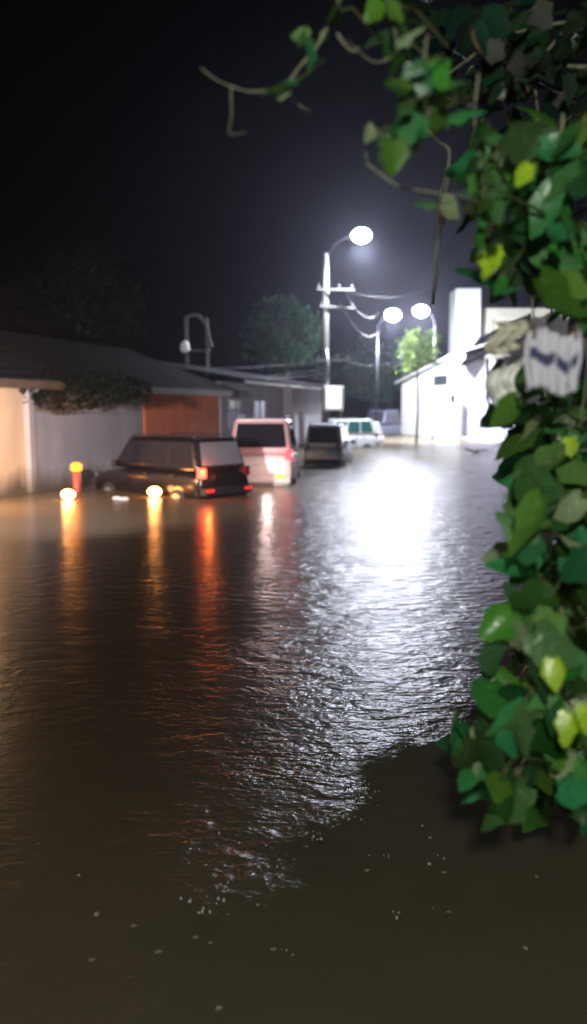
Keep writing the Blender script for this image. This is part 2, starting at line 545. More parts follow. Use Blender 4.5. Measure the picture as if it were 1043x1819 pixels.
# overhead cables
def cable(a, b, sag, r, label, name='overhead_cable', group='overhead cables along the street', mt=None):
    a, b = Vector(a), Vector(b)
    pts = [a.lerp(b, t) - Vector((0, 0, sag * 4 * t * (1 - t))) for t in np.linspace(0, 1, 17)]
    o = MB().tube([q - a for q in pts], r, 6).build(name, mt or M['cable'], smooth=True)
    o.location = a
    tag(o, label, 'cable', group)
pole = Vector((1.7, 45.75, 0))
def pz(y): return at(577, y, 45.7).z
cb = [((-20, 19, 5.0), 642, 1.0, .014), ((-20, 19, 4.8), 655, 1.3, .014), ((-20, 19, 4.5), 664, 1.0, .03), ((-14, 28, 4.2), 672, .7, .02), ((-20, 19, 4.1), 682, .5, .02)]
for i, (a, y, sg, r) in enumerate(cb):
    cable(a, (1.66, 45.6, pz(y)), sg, r, 'thin dark cable strung from the concrete pole leftwards over the dark roof')
for i, (y, x2, y2, Y2) in enumerate(((512, 672, 556, 60.4), (516, 780, 500, 80), (545, 672, 590, 60.4), (640, 760, 610, 63))):
    cable((2.6, 45.6, pz(y)), at(x2, y2, Y2), 0.8, .015, 'thin cable strung from the concrete pole rightwards towards the other lamps')

# ------------------------------------------------------------------ houses along the left
A, B = Vector((-7.6, 22, 0)), Vector((1.4, 54, 0))
dW = (B - A); LW = dW.length; uW = dW.normalized(); angW = math.atan2(uW.y, uW.x)
def tpx(px):
    k = (px - 521.5) / FPX
    return ((22 * k + 7.6) / (9 - 32 * k)) * LW
# local frame: x along the street wall, -y towards the street
h = empty('low_house', A, 'long low house with dark overhanging roof, grey wall and orange gate behind the black car', 'house', angW)
s0, s1, s2, s3, s4, s5 = -14, tpx(60), tpx(255), tpx(390), tpx(500), tpx(562)
HB = 2.95
MB().box(s1, s2, 0.0, 5, -0.45, HB).build('wall', M['wall_grey'], h)
MB().box(s0, s1 - 0.302, 0.05, 5.05, -0.45, HB).build('wall', M['wall_cream'], h)['label'] = 'cream wall lit warm at the left edge'
MB().box(s1 - 0.3, s1 - 0.002, -0.10, 0.5, -0.45, HB).build('pilaster', M['wall_grey'], h, bevel=0.02)
g = MB()
gn = 9
for k in range(gn):
    a0 = s2 + 0.1 + (s3 - s2 - 0.2) * k / gn
    a1 = s2 + 0.1 + (s3 - s2 - 0.2) * (k + 1) / gn - 0.012
    g.box(a0, a1, -0.03, 0.03, -0.4, HB - 0.1)
gate = g.build('gate', M['wall_orange'], h)
MB().box(s2 + 0.1, s3 - 0.1, 0.04, 0.08, -0.4, HB - 0.12).build('gate_frame', M['redpost'], gate)
MB().box(s2 + (s3 - s2) * .46, s2 + (s3 - s2) * .5, -0.09, -0.031, 1.0, 1.25).build('handle', M['dark'], gate)
MB().box(s2 + 0.002, s3, 0.5, 5, -0.45, HB).build('wall', M['wall_orange'], h)
MB().box(s2, s3, -0.35, 0.498, HB - 0.1, HB + 0.1).build('lintel', M['concrete'], h)
# roof: sloping tile sheet with rows of pans
rf = MB()
nr, ncol = 9, 150
for j in range(nr):
    y0, y1 = -0.9 + j * 0.55, -0.9 + (j + 1) * 0.55 + 0.05
    z0, z1 = HB + 0.0 + j * 0.20, HB + 0.0 + (j + 1) * 0.20 - 0.008
    base = len(rf.v)
    for i in range(ncol + 1):
        x = s0 + (s3 - s0) * i / ncol
        dz = 0.015 * (i % 2) + noise.noise(Vector((x * .4, j * .3, 0))) * 0.07
        rf.v.append((x, y0, z0 + 0.08 + dz)); rf.v.append((x, y1, z1 + 0.08 + dz)); rf.v.append((x, y0, z0 + 0.02 + dz))
    for i in range(ncol):
        a = base + i * 3
        rf.f.append((a, a + 3, a + 4, a + 1)); rf.f.append((a + 2, a + 5, a + 3, a)); rf.t += [(1, 1, 1)] * 2
rf.build('roof', M['roof'], h)
MB().box(s0, s3, -0.94, -0.9, HB - 0.16, HB + 0.06).build('fascia', M['wood'], h)
MB().box(s0, s3, 4.0, 4.3, HB + 1.75, HB + 1.92).build('ridge', M['roof'], h)

h2 = empty('street_house', A + uW * s3, 'lilac grey house with a tin roof standing between the orange gate and the concrete pole', 'house', angW)
w3 = s4 - s3; w4 = s5 - s3
MB().box(0.002, w3 - 0.01, -0.1, 5, -0.45, 3.45).build('wall', M['wall_lilac'], h2)
MB().box(w3, w4, -0.6, 4.4, -0.45, 3.5).build('wall', M['wall_grey'], h2)
for k, (a0, a1) in enumerate(((1.0, 2.6), (4.5, 6.3))):
    wf = MB()
    for q in ((a0 - .1, a1 + .1, 2.65, 2.77), (a0 - .1, a1 + .1, 1.33, 1.45), (a0 - .1, a0, 1.45, 2.65), (a1, a1 + .1, 1.45, 2.65), ((a0 + a1) / 2 - .03, (a0 + a1) / 2 + .03, 1.45, 2.65)):
        wf.box(q[0], q[1], -0.16, -0.102, q[2], q[3])
    f = wf.build('window', M['wall_lilac'], h2)
    MB().box(a0, a1, -0.13, -0.104, 1.45, 2.65).build('pane', M['window'], f)
MB().box(w3 + 1.5, w3 + 2.5, -0.64, -0.602, -0.4, 2.1).build('door', M['wood'], h2)
for k in range(4):
    x0 = k * (w4 / 4)
    rr = MB()
    for i in range(22):
        xa, xb = x0 + i * w4 / 88, x0 + (i + 1) * w4 / 88
        dz = 0.05 * (i % 2)
        rr.add([(xa, -1.3, 3.55 + dz), (xb, -1.3, 3.55 + .05 - dz), (xb, 5, 4.6 + .05 - dz), (xa, 5, 4.6 + dz)], [(0, 1, 2, 3)])
    rr.build('roof_sheet', M['roof_tin'], h2)
MB().box(0.05, w4 - .05, -1.25, -1.17, 3.38, 3.52).build('fascia', M['concrete'], h2)

# tank stand on the roof
c = at(350, 622, 42)
ts = empty('tank_stand', c, 'pale metal frame with a small white tank standing up behind the dark roof', 'tank stand')
f = MB()
for x in (-.5, .5):
    for y in (-.35, .35):
        f.tube([(x, y, -1.5), (x, y, 1.55)], 0.05)
f.tube([(-.5, -.35, 1.5), (-.2, -.35, 1.62), (.15, -.35, 1.6), (.5, -.35, 1.2), (.62, -.35, .55), (.75, -.35, .1)], 0.09)
f.box(-.6, .6, -.4, .4, -.06, 0)
f.build('frame', M['pole'], ts, smooth=False)
MB().tube([(-.52, -.5, -.15), (-.52, -.5, .0), (-.52, -.5, .3), (-.52, -.5, .42)], [.12, .24, .2, .06], 14).build('tank', M['wall_white'], ts, smooth=True)

# warm wall lamp just left of the view
c = A + uW * tpx(-120) + Vector((uW.y, -uW.x, 0)) * 0.55
wl = empty('wall_lamp', (c.x, c.y, 2.0), 'warm wall lamp lighting the cream wall at the left edge', 'lamp', angW)
MB().tube([(0, 0.55, 0.1), (0, 0.3, 0.2), (0, 0.0, 0.12)], 0.02).build('bracket', M['dark'], wl)
MB().tube([(0, 0, 0.14), (0, 0, 0.08), (0, 0, 0)], [.03, .09, .14], 14).build('lamp_shade', M['dark'], wl, smooth=True)
MB().ball((0, 0, -0.03), 0.06).build('bulb', M['bulb'], wl, smooth=True)
light('bulb_light', 'POINT', (0, 0, -0.12), 1050, (1.0, 0.56, 0.27), wl, 0.08)

# ------------------------------------------------------------------ white house on the right
def wallbox(mb_, a, b, th, z0, z1):
    a, b = Vector(a), Vector(b)
    u = (b - a).normalized(); nrm = Vector((-u.y, u.x, 0)) * th
    vs = [a, b, b + nrm, a + nrm]
    mb_.add([(q.x, q.y, z0) for q in vs] + [(q.x, q.y, z1) for q in vs], [(0, 3, 2, 1), (4, 5, 6, 7), (0, 1, 5, 4), (1, 2, 6, 5), (2, 3, 7, 6), (3, 0, 4, 7)])
pa, pb, pc = at(713, 725, 77), at(818, 725, 66), at(915, 725, 67)
wh = empty('white_house', (pb.x, pb.y, -0.45), 'brightly lit white house with sloping gable and small dark window at the street end', 'house')
def rel(v, z): return (v.x - pb.x, v.y - pb.y, z + 0.45)
u = (pb - pa).normalized(); nb = Vector((-u.y, u.x, 0)); nb = nb if nb.x > 0 else -nb
za, zb_ = at(713, 682, 77).z, at(818, 628, 66).z
mb = MB()
vs = [rel(pa, -.45), rel(pb, -.45), rel(pb, zb_), rel(pa, za)]
bk = [tuple(Vector(v) + nb * 0.3) for v in vs]
mb.add(vs + bk, [(0, 1, 2, 3), (7, 6, 5, 4), (0, 4, 5, 1), (1, 5, 6, 2), (2, 6, 7, 3), (3, 7, 4, 0)])
mb.build('gable_wall', M['wall_white'], wh)
mb = MB()
wallbox(mb, (0.31, 0.05, 0), (pc.x - pb.x, pc.y - pb.y, 0), 5, 0, at(818, 640, 66).z + .45)
mb.build('side_wall', mat('lavender_shade', (.62, .6, .72), .8, var=.12), wh)  # white house side toned lavender, its shade put into the colour
def on_gable(px, z, off=0.0):
    k = (px - 713) / 105.0
    # perspective-correct along the wall
    best = min(np.linspace(0, 1, 400), key=lambda t: abs((pa.lerp(pb, t).x / pa.lerp(pb, t).y) - (px - 521.5) / FPX))
    q = pa.lerp(pb, float(best)) - nb * off
    return Vector(rel(q, z))
for (x0, x1, y0, y1, Yd) in ((771, 793, 667, 684, 69.5), (799, 807, 702, 714, 67.3)):
    z1_, z0_ = at(x0, y0, Yd).z, at(x0, y1, Yd).z
    a, b = on_gable(x0, 0), on_gable(x1, 0)
    mb = MB(); wallbox(mb, (a.x, a.y, 0), (b.x, b.y, 0), -0.08, z0_ + .45, z1_ + .45)
    # frame bars proud of the wall, pane recessed between them
    fr = MB()
    wallbox(fr, (a.x, a.y, 0), (b.x, b.y, 0), -0.05, z0_ + .37, z1_ + .53)
    f = fr.build('window', M['concrete'], wh)
    mb.build('pane', M['window'], f)
mb = MB()
ov = 0.5
va = Vector(rel(pa, za + .02)) - nb * ov - Vector((u.x, u.y, 0)) * .4
vb = Vector(rel(pb, zb_ + .02)) - nb * ov
vc = Vector(rel(pb, zb_ + 1.4)) + nb * 5
vd = Vector(rel(pa, za + 1.4)) + nb * 5
mb.add([va, vb, vc, vd] + [q + Vector((0, 0, .12)) for q in (va, vb, vc, vd)], [(3, 2, 1, 0), (4, 5, 6, 7), (0, 1, 5, 4), (1, 2, 6, 5), (2, 3, 7, 6), (3, 0, 4, 7)])
mb.build('roof', M['wall_white'], wh)
# dark lean-to roof over the side wall
mb = MB()
e0, e1 = at(815, 655, 64.8), at(925, 600, 68)
e2, e3 = at(945, 560, 74), at(850, 605, 72)
q4 = [Vector(rel(q, q.z)) for q in (e0, e1, e2, e3)]
mb.add(q4 + [q + Vector((0, 0, .25)) for q in q4], [(3, 2, 1, 0), (4, 5, 6, 7), (0, 1, 5, 4), (1, 2, 6, 5), (2, 3, 7, 6), (3, 0, 4, 7)])
mb.build('lean_to_roof', M['roof'], wh)
MB().box(-0.12, 0.18, -0.3, -0.02, 0, 3.2).build('corner_post', M['concrete'], wh)

# apartment block behind it
bb = at(830, 725, 75)
ap = empty('apartment_block', (bb.x, bb.y, -.45), 'tall white stair tower with beige balconies rising behind the white house', 'building')
zt = at(830, 512, 75).z + .45
MB().box(-1.2, .95, 0, 3, 0, zt).build('stair_tower', M['wall_white'], ap, bevel=0.05)
MB().box(1.302, 9, 1.5, 8, 0, zt - 1.5).build('wall', M['wall_beige'], ap)
for k, z in enumerate((at(900, 615, 75).z + .45, at(900, 690, 75).z + .45)):
    b = MB().box(2.2, 6.5, -0.6, 1.498, z, z + 2.4)
    b.build('balcony', M['wall_beige'], ap, bevel=0.04)
# raised pavement at the foot of the white house
a_, b_, c_, d_ = onwater(735, 769), onwater(935, 799), onwater(1300, 799), onwater(1200, 762)
mb = MB()
poly = [onwater(738, 768), onwater(818, 779), onwater(925, 797), onwater(1250, 797), onwater(1150, 760)]
k = len(poly)
mb.add([(q.x, q.y, -.4) for q in poly] + [(q.x, q.y, .14) for q in poly], [tuple(range(k, 2 * k))] + [(i, (i + 1) % k, (i + 1) % k + k, i + k) for i in range(k)])
tag(mb.build('pavement', M['concrete']), kind='structure')
br = onwater(845, 805)
mb = MB()
for _ in range(9):
    a = rnd(0, 6.3)
    mb.tube([(0, 0, .05), (.5 * math.cos(a), .3 * math.sin(a), rnd(.08, .2)), (1.1 * math.cos(a), .5 * math.sin(a), rnd(.03, .3))], [.05, .03, .01], 5)
o = mb.build('fallen_branch', M['bark']); o.location = br
tag(o, 'dark twiggy branch lying in the water before the grey pavement', 'branch')

# ------------------------------------------------------------------ trees
def leafshape(size, lobes=5, curl=0.25):
    """lobed vine leaf in the xy plane, stalk at the origin, tip towards +y"""
    lobe = rnd(.2, 1.2); wid = rnd(.62, 1.02)
    out = [(0, -.02), (.26, -.18), (.46, .02), (.50, .22), (.52, .45), (.42, .64), (.24, .84), (0, 1.02), (-.24, .84), (-.42, .64), (-.52, .45), (-.50, .22), (-.46, .02), (-.26, -.18)]
    mid = [(0, .12), (0, .4), (0, .7)]
    vs = []
    for x, y in out:
        x *= wid; y = y * (1.0 if y < .6 else 1 + lobe * .35)
        if abs(abs(x / wid) - .52) < .01: x *= 1 + .25 * lobe
        if abs(abs(x / wid) - .42) < .01: x *= 1 - .25 * lobe
        x += rnd(-.03, .03)
        z = -curl * (abs(x) ** 1.5) * 1.1 - curl * (y ** 2) * .35 + rnd(-.03, .03)
        vs.append(Vector((x, y, z)) * size)
    for x, y in mid:
        vs.append(Vector((x, y, 0.02 - curl * y * y * .35)) * size)
    c0, c1, c2 = 14, 15, 16
    fs = [(0, 1, c0), (1, 2, c0), (2, 3, c0), (3, c1, c0), (3, 4, c1), (4, 5, c1), (5, c2, c1), (5, 6, c2), (6, 7, c2),
          (7, 8, c2), (8, 9, c2), (9, c1, c2), (9, 10, c1), (10, 11, c1), (11, c0, c1), (11, 12, c0), (12, 13, c0), (13, 0, c0)]
    k0 = len(fs)
    def vein(a, b, wd):
        a, b = Vector(a), Vector(b)
        n_ = Vector((-(b - a).y, (b - a).x, 0)).normalized() * wd * size
        i = len(vs)
        up = Vector((0, 0, .012 * size))
        vs.extend([a + n_ + up, a - n_ + up, b + up])
        fs.append((i, i + 1, i + 2))
    vein(vs[0], vs[7], .022)
    for q in (2, 4, 5, 9, 10, 12):
        vein(vs[0 + (15 if q in (5, 9) else 14)], vs[q].lerp(vs[14], .12), .014)
    return vs, fs, k0


def put_leaf(mb_, pos, size, nrm, tip, tint, curl=.25):
    vs, fs, k0 = leafshape(size, curl=curl)
    nrm = Vector(nrm).normalized()
    tip = Vector(tip); tip = (tip - nrm * tip.dot(nrm)).normalized()
    xx = tip.cross(nrm)
    mt = Matrix((xx, tip, nrm)).transposed()
    mb_.add([Vector(pos) + mt @ v for v in vs], fs, tint)
    for k_ in range(len(fs) - k0): mb_.t[-1 - k_] = (tint[0] * 2.4, tint[1] * 1.6, tint[2] * 2.2)


def crown_tree(name, c, r, height, label, m_leaf, nclump, leaf, sc=(1, 1, .8), cat='tree', group=None, trunk=.2, short=False):
    base = Vector((c.x, c.y, -.45))
    root = empty(name, base, label, cat, group=group)
    cc = Vector((0, 0, c.z + .45))
    t = MB()
    t.tube([(0, .4 if short else 0, cc.z - .5 if short else 0), (.1, 0, cc.z - .4 if short else cc.z * .4), (0, .1, cc.z - r * .3), (0, 0, cc.z + r * .3)], [trunk, trunk * .8, trunk * .6, trunk * .2], 8)
    f = MB()
    for i in range(nclump):
        a, b = rnd(0, 2 * PI), math.acos(rnd(-1, 1))
        rr = r * (rnd(.25, 1.0) ** .6) * (1 + .35 * noise.noise(Vector((math.cos(a) * 1.3, math.sin(a) * 1.3, math.cos(b) * 1.3 + c.x))))
        q = cc + Vector((rr * math.sin(b) * math.cos(a) * sc[0], rr * math.sin(b) * math.sin(a) * sc[1], rr * math.cos(b) * sc[2]))
        if i % 6 == 0:
            st = Vector((0, 0, cc.z - r * rnd(.1, .7)))
            t.tube([st, st.lerp(q, .5) + Vector((0, 0, -.1)), q], [trunk * .35, trunk * .2, trunk * .06], 5)
        cr_ = r * rnd(.09, .2)
        tv = rnd(.55, 1.35)
        for _ in range(int(rnd(12, 22))):
            d = Vector((random.gauss(0, 1), random.gauss(0, 1), random.gauss(0, .7))) * cr_ * .7
            nn = Vector((rnd(-1, 1), rnd(-1, 1), rnd(0, 1.5))).normalized()
            e1 = nn.cross(Vector((rnd(-1, 1), rnd(-1, 1), rnd(-1, 1)))).normalized() * leaf * rnd(.7, 1.3)
            e2 = nn.cross(e1).normalized() * leaf * .45
            p0 = q + d
            tt = tv * rnd(.8, 1.2)
            f.add([p0 - e1, p0 + e2 * .9, p0 + e1, p0 - e2 * .9], [(0, 1, 2, 3)], (tt, tt, tt))
    t.build('trunk', M['bark'], root, smooth=True)
    f.build('crown', m_leaf, root, tint=True)
    return root

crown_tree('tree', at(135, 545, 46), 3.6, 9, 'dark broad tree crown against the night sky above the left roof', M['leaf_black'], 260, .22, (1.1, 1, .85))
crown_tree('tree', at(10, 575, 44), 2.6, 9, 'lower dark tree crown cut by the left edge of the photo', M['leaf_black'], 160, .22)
crown_tree('tree', at(508, 592, 62), 2.9, 9, 'dim green tree left of the concrete pole', M['leaf_tree'], 210, .2, (1, 1, 1))
crown_tree('tree', at(668, 655, 84), 3.4, 9, 'green tree behind the parked cars, under the middle lamp', M['leaf_tree'], 230, .22, (1.15, 1, 1))
crown_tree('tree', at(604, 668, 90), 2.6, 9, 'small dim tree right behind the concrete pole', M['leaf_tree'], 120, .22)
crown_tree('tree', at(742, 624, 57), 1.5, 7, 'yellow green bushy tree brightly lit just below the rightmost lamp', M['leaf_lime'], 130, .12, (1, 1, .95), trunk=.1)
crown_tree('tree', at(692, 668, 86), 1.9, 6, 'loose green tree left of the white gable', M['leaf_tree'], 90, .14, trunk=.1)

# bush over the left wall
c = A + uW * tpx(75) + Vector((uW.y, -uW.x, 0)) * 0.4
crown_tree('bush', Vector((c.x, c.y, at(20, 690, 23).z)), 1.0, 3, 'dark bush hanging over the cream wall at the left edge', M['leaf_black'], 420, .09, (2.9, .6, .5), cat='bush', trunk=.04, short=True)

# ------------------------------------------------------------------ cars
def car(name, label, paint, glassm, L_, Wd, H_, rear, head, near=None, plate=True, tailm=None, style='suv', wheels=True, roofm=None, rearglass=None, off=None):
    """local x forward, rear bumper at x=0, y left"""
    root = empty(name, (rear.x, rear.y, -.45), label, 'car', math.atan2(head[1], head[0]))
    hw = Wd / 2
    belt = H_ * (.59 if style == 'suv' else .56)
    # lower body: lofted rings along the length
    st = [(0.0, .55, belt - .22, .80), (.06, .32, belt - .06, .93), (.25, .26, belt, .985), (L_ * .3, .24, belt, 1), (L_ * .62, .24, belt - .01, 1), (L_ * .72, .24, belt - .06, .99), (L_ * .93, .28, belt - .17, .95), (L_ - .05, .34, belt - .28, .88), (L_, .5, belt - .42, .78)]
    mb_ = MB(); n_ = 12
    for x, z0, z1, k in st:
        hy = hw * k; zm = (z0 + z1) / 2; hz_ = (z1 - z0) / 2
        ring = []
        for q in range(n_):
            t = 2 * PI * (q + .5) / n_
            cx, cz = math.cos(t), math.sin(t)
            pw = .38
            ring.append((x, hy * math.copysign(abs(cx) ** pw, cx), zm + hz_ * math.copysign(abs(cz) ** pw, cz)))
        mb_.v += ring
    for i in range(len(st) - 1):
        for q in range(n_):
            a, b = i * n_ + q, i * n_ + (q + 1) % n_
            mb_.f.append((a, a + n_, b + n_, b)); mb_.t.append((1, 1, 1))
    mb_.f.append(tuple(range(n_))); mb_.f.append(tuple(reversed(range((len(st) - 1) * n_, len(st) * n_)))); mb_.t += [(1, 1, 1)] * 2
    body = mb_.build('body', paint, root, smooth=True, sub=2)
    # greenhouse frustum
    if style == 'suv': bx = (.10, L_ * .80); tx = (.34, L_ * .66)
    else: bx = (.35, L_ * .72); tx = (1.0, L_ * .52)
    b0, b1 = hw * .94, hw * .79
    zb, ztp = belt - .06, H_
    bot = [Vector((bx[0], -b0, zb)), Vector((bx[1], -b0, zb)), Vector((bx[1], b0, zb)), Vector((bx[0], b0, zb))]
    top = [Vector((tx[0], -b1, ztp)), Vector((tx[1], -b1, ztp)), Vector((tx[1], b1, ztp)), Vector((tx[0], b1, ztp))]
    g_ = MB().add(bot + top, [(0, 3, 2, 1), (4, 5, 6, 7), (0, 1, 5, 4), (1, 2, 6, 5), (2, 3, 7, 6), (3, 0, 4, 7)])
    g_.build('roof', roofm or paint, root, smooth=True, bevel=.15)
    def pane(q00, q10, q11, q01, u0, u1, v0, v1, nm, mt_):
        def P_(u_, v_):
            return (q00.lerp(q10, u_)).lerp(q01.lerp(q11, u_), v_)
        nrm = (q10 - q00).cross(q01 - q00).normalized() * .006
        pts = [P_(u0, v0), P_(u1, v0), P_(u1 + (0), v1), P_(u0, v1)]
        cen = sum(pts, Vector()) / 4
        # rounded corners
        rp = []
        for i in range(4):
            a, b_, c_ = pts[i - 1], pts[i], pts[(i + 1) % 4]
            rp += [b_.lerp(a, .06), b_.lerp(cen, .012), b_.lerp(c_, .06)]
        k_ = len(rp)
        return MB().add([q + nrm for q in rp] + [q - nrm for q in rp], [tuple(range(k_)), tuple(reversed(range(k_, 2 * k_)))] + [(i, i + k_, (i + 1) % k_ + k_, (i + 1) % k_) for i in range(k_)]).build(nm, mt_, root)
    # left side (y+): seen from outside, order back->front reversed so the normal points out
    for sd in (1, -1):
        if sd == 1: q = (bot[2], bot[3], top[3], top[2])
        else: q = (bot[0], bot[1], top[1], top[0])
        for (u0, u1) in ((.06, .34), (.37, .64), (.67, .93)):
            pane(q[0], q[1], q[2], q[3], u0, u1, .16, .88, 'side_window', glassm)
    pane(bot[1], bot[2], top[2], top[1], .06, .94, .14, .9, 'windscreen', glassm)
    pane(bot[3], bot[0], top[0], top[3], .08, .92, .2, .88, 'rear_window', rearglass or glassm)
    # lights
    tl = tailm or M['tail_dim']
    for sd in (1, -1):
        MB().box(-.03, .13, -.1, .1, -.14, .12).build('tail_lamp', tl if not (near and sd != near) else (off or M['tail_dim']), root, bevel=.03).location = (.06, sd * (hw - .17), belt - .06)
        MB().box(-.1, .06, -.17, .17, -.09, .09).build('headlamp', M['chrome'], root, bevel=.03).location = (L_ - .12, sd * (hw - .3), belt - .33)
        m_ = MB().box(-.08, .08, -.11, .11, -.08, .09).build('mirror', paint, root, bevel=.03)
        m_.location = (bx[1] - .5, sd * (hw + .1), belt + .08)
        MB().box(bx[0] + .9, bx[0] + 1.05, -.01, .02, -.015, .015).build('door_handle', M['chrome'], root).location = (0, sd * (hw + .005), belt - .16)
        MB().box(bx[0] + 2.0, bx[0] + 2.15, -.01, .02, -.015, .015).build('door_handle', M['chrome'], root).location = (0, sd * (hw + .005), belt - .16)
        if style == 'suv':
            MB().tube([(tx[0] + .1, 0, .0), (tx[0] + .25, 0, .06), (tx[1] - .25, 0, .06), (tx[1] - .1, 0, 0)], .02, 6).build('roof_rail', M['dark'], root, smooth=True).location = (0, sd * (b1 - .08), ztp + .0)
        for x in (L_ * .19, L_ * .81):
            wv = MB().tube([(0, -.11, 0), (0, -.09, 0), (0, .09, 0), (0, .11, 0)], [.27, .33, .33, .27], 20).build('wheel', M['rubber'], root, smooth=False)
            wv.location = (x, sd * (hw - .1), .34)
            MB().tube([(0, -.02, 0), (0, .02, 0)], .2, 14).build('rim', M['galv'], wv).location = (0, sd * .1, 0)
    MB().box(-.1, .12, -hw * .9, hw * .9, -.1, .1).build('rear_bumper', M['dark'] if not roofm else paint, root, bevel=.05).location = (0, 0, .62)
    if plate: MB().box(-.012, .0, -.25, .25, -.06, .06).build('number_plate', M['plate'], root).location = (-.0, 0, belt - .36)
    MB().box(-.02, .18, -b1 * .9, b1 * .9, -.02, .02).build('spoiler', paint, root, bevel=.015).location = (tx[0] - .08, 0, ztp - .02)
    return root

UN = mat('unlit_red_lamp', (0.12, 0.01, 0.01), 0.2, bump=0)
# black SUV: near rear corner stands at about (362, 886)
hd = Vector((-.74, .673, 0)).normalized()
lf = Vector((-hd.y, hd.x, 0))
corner = onwater(356, 888)
rear = corner - lf * .93
suv = car('parked_car', 'black sport utility vehicle standing in deep water with a glowing red tail lamp', M['black_paint'], M['glass'], 4.8, 1.9, 1.98, rear, hd, near=1, plate=False, tailm=M['tail'], rearglass=mat('grey_reflect_glass', (0.13, 0.13, 0.15), 0.3, bump=0.6, scale=5), off=mat('unlit_lamp', (0.12, 0.01, 0.01), 0.2, bump=0))  # rear glass greyed, its reflection put into the colour
for sd in (-1, 1):
    MB().box(-.13, -.101, -.12, .12, -.035, .035).build('reflector', M['tail_dim'], suv).location = (0, sd * .68, .66)
MB().box(-.04, -.0, -.5, .5, -.035, .035).build('trim_strip', M['chrome'], suv, bevel=.01).location = (-.01, 0, .98)
light('tail_light', 'POINT', (-.12, .76, 1.17), 34, (1, .19, .035), suv, .06)

rc = onwater(470, 856)
red = car('parked_car', 'pale bodied car with pinkish roof and dark rear window just behind the black one', mat('pale_paint', (0.72, 0.66, 0.64), 0.3, bump=0, var=.1), M['glass'], 4.5, 2.05, 2.42, Vector((-1.0, 25.4, 0)), Vector((.05, 1, 0)), tailm=emitmat('red_lamp', (1, .02, .03), 4), roofm=mat('dusty_paint', (.52, .33, .34), .35, bump=0))
MB().box(-.03, .02, -.14, .14, -.06, .06).build('indicator', M['amber'], red, bevel=.01).location = (-.1, -.6, .72)
light('tail_light', 'POINT', (-.25, -.85, 1.35), 6, (1, .03, .04), red, .06)
light('lamp_light', 'POINT', (-1.2, -.3, 1.1), 50, (1, .70, .64), red, .08)  # added light with no lamp of its own, brightens the pale body
sil = car('parked_car', 'silver grey car seen from behind between the red car and the white car', M['silver_paint'], M['glass'], 4.0, 1.65, 2.1, Vector((1.15, 34.0, 0)), Vector((.18, .98, 0)), tailm=UN)
wc = car('parked_car', 'white car with green tinted windscreen facing the camera under the concrete pole', M['white_car'], M['glass_green'], 4.4, 1.85, 2.1, Vector((4.65, 51.6, 0)), Vector((-.88, -.47, 0)), style='suv', tailm=UN)
wc2 = car('parked_car', 'second white car right behind the green tinted windscreen, glaring under the lamps', M['white_car'], M['glass'], 4.3, 1.75, 1.85, Vector((5.3, 57.5, 0)), Vector((-.3, -.95, 0)), style='sedan', tailm=UN)
dk = car('parked_car', 'dark blue car parked farthest away below the green tree', M['blue_paint'], M['glass'], 4.6, 1.9, 2.6, Vector((8.3, 72, 0)), Vector((-.5, -.86, 0)), tailm=UN)

# ------------------------------------------------------------------ low lamps in the water
def low_lamp(px, py, label, power):
    q = onwater(px, py + 7)
    root = empty('hazard_lamp', (q.x, q.y, -.45), label, 'lamp', group='glaring lamps at the waterline')
    MB().tube([(0, .05, 0), (0, .05, .42)], .05, 10).build('post', M['dark'], root, smooth=True)
    MB().tube([(0, .12, .52), (0, .02, .52), (0, -.03, .52)], [.06, .15, .17], 16).build('housing', M['dark'], root, smooth=True)
    MB().ball((0, -.03, .58), .15, 14, 10, (1.2, .6, .85)).build('lens', M['hot'], root, smooth=True)
    light('lens_light', 'POINT', (0, -.22, .56), power * 1.5, (1, .36, .09), root, .1)
low_lamp(122, 880, 'lamp glaring yellow white at the waterline below the amber lamp, left of the black car', 18)
low_lamp(275, 875, 'lamp glaring orange white at the waterline in front of the black car', 26)
q = onwater(137, 874)
root = empty('marker_post', (q.x, q.y, -.45), 'short reddish post with a glowing amber lamp on top before the grey wall', 'marker post')
MB().tube([(0, 0, 0), (0, 0, 1.0), (0, 0, 1.02)], [.13, .11, .05], 12).build('post', M['redpost'], root, smooth=True)
MB().tube([(0, 0, 1.02), (0, 0, 1.06), (0, 0, 1.2), (0, 0, 1.26)], [.1, .15, .15, .08], 14).build('lens', M['amber'], root, smooth=True)
light('lens_light', 'POINT', (0, -.25, 1.15), 8, (1, .3, .03), root, .1)
mb = MB()
for k in range(5): mb.ball((rnd(-.2, .2), rnd(-.05, .05), rnd(0, .05)), rnd(.05, .11), 8, 6, (1.3, 1, .5))
o = mb.build('plastic_bag', M['plastic'], smooth=True); o.location = onwater(222, 888)
tag(o, 'crumpled white plastic bag floating beside the black car', 'bag')

# ------------------------------------------------------------------ garden wall, climbers at the right
gw = empty('garden_wall', (1.85, 2.2, -.1), 'pale garden wall half hidden under the climbing leaves at the right edge', 'wall', R(-1))
MB().box(0, .2, 0, 4.4, -.3, 1.25).build('wall', M['concrete'], gw, bevel=.01)
MB().box(-.04, .24, -.03, 4.43, 1.252, 1.33).build('coping', M['wall_beige'], gw, bevel=.01)
MB().box(-.08, .3, 1.6, 1.95, -.3, 1.9).build('pier', M['wall_beige'], gw, bevel=.01)

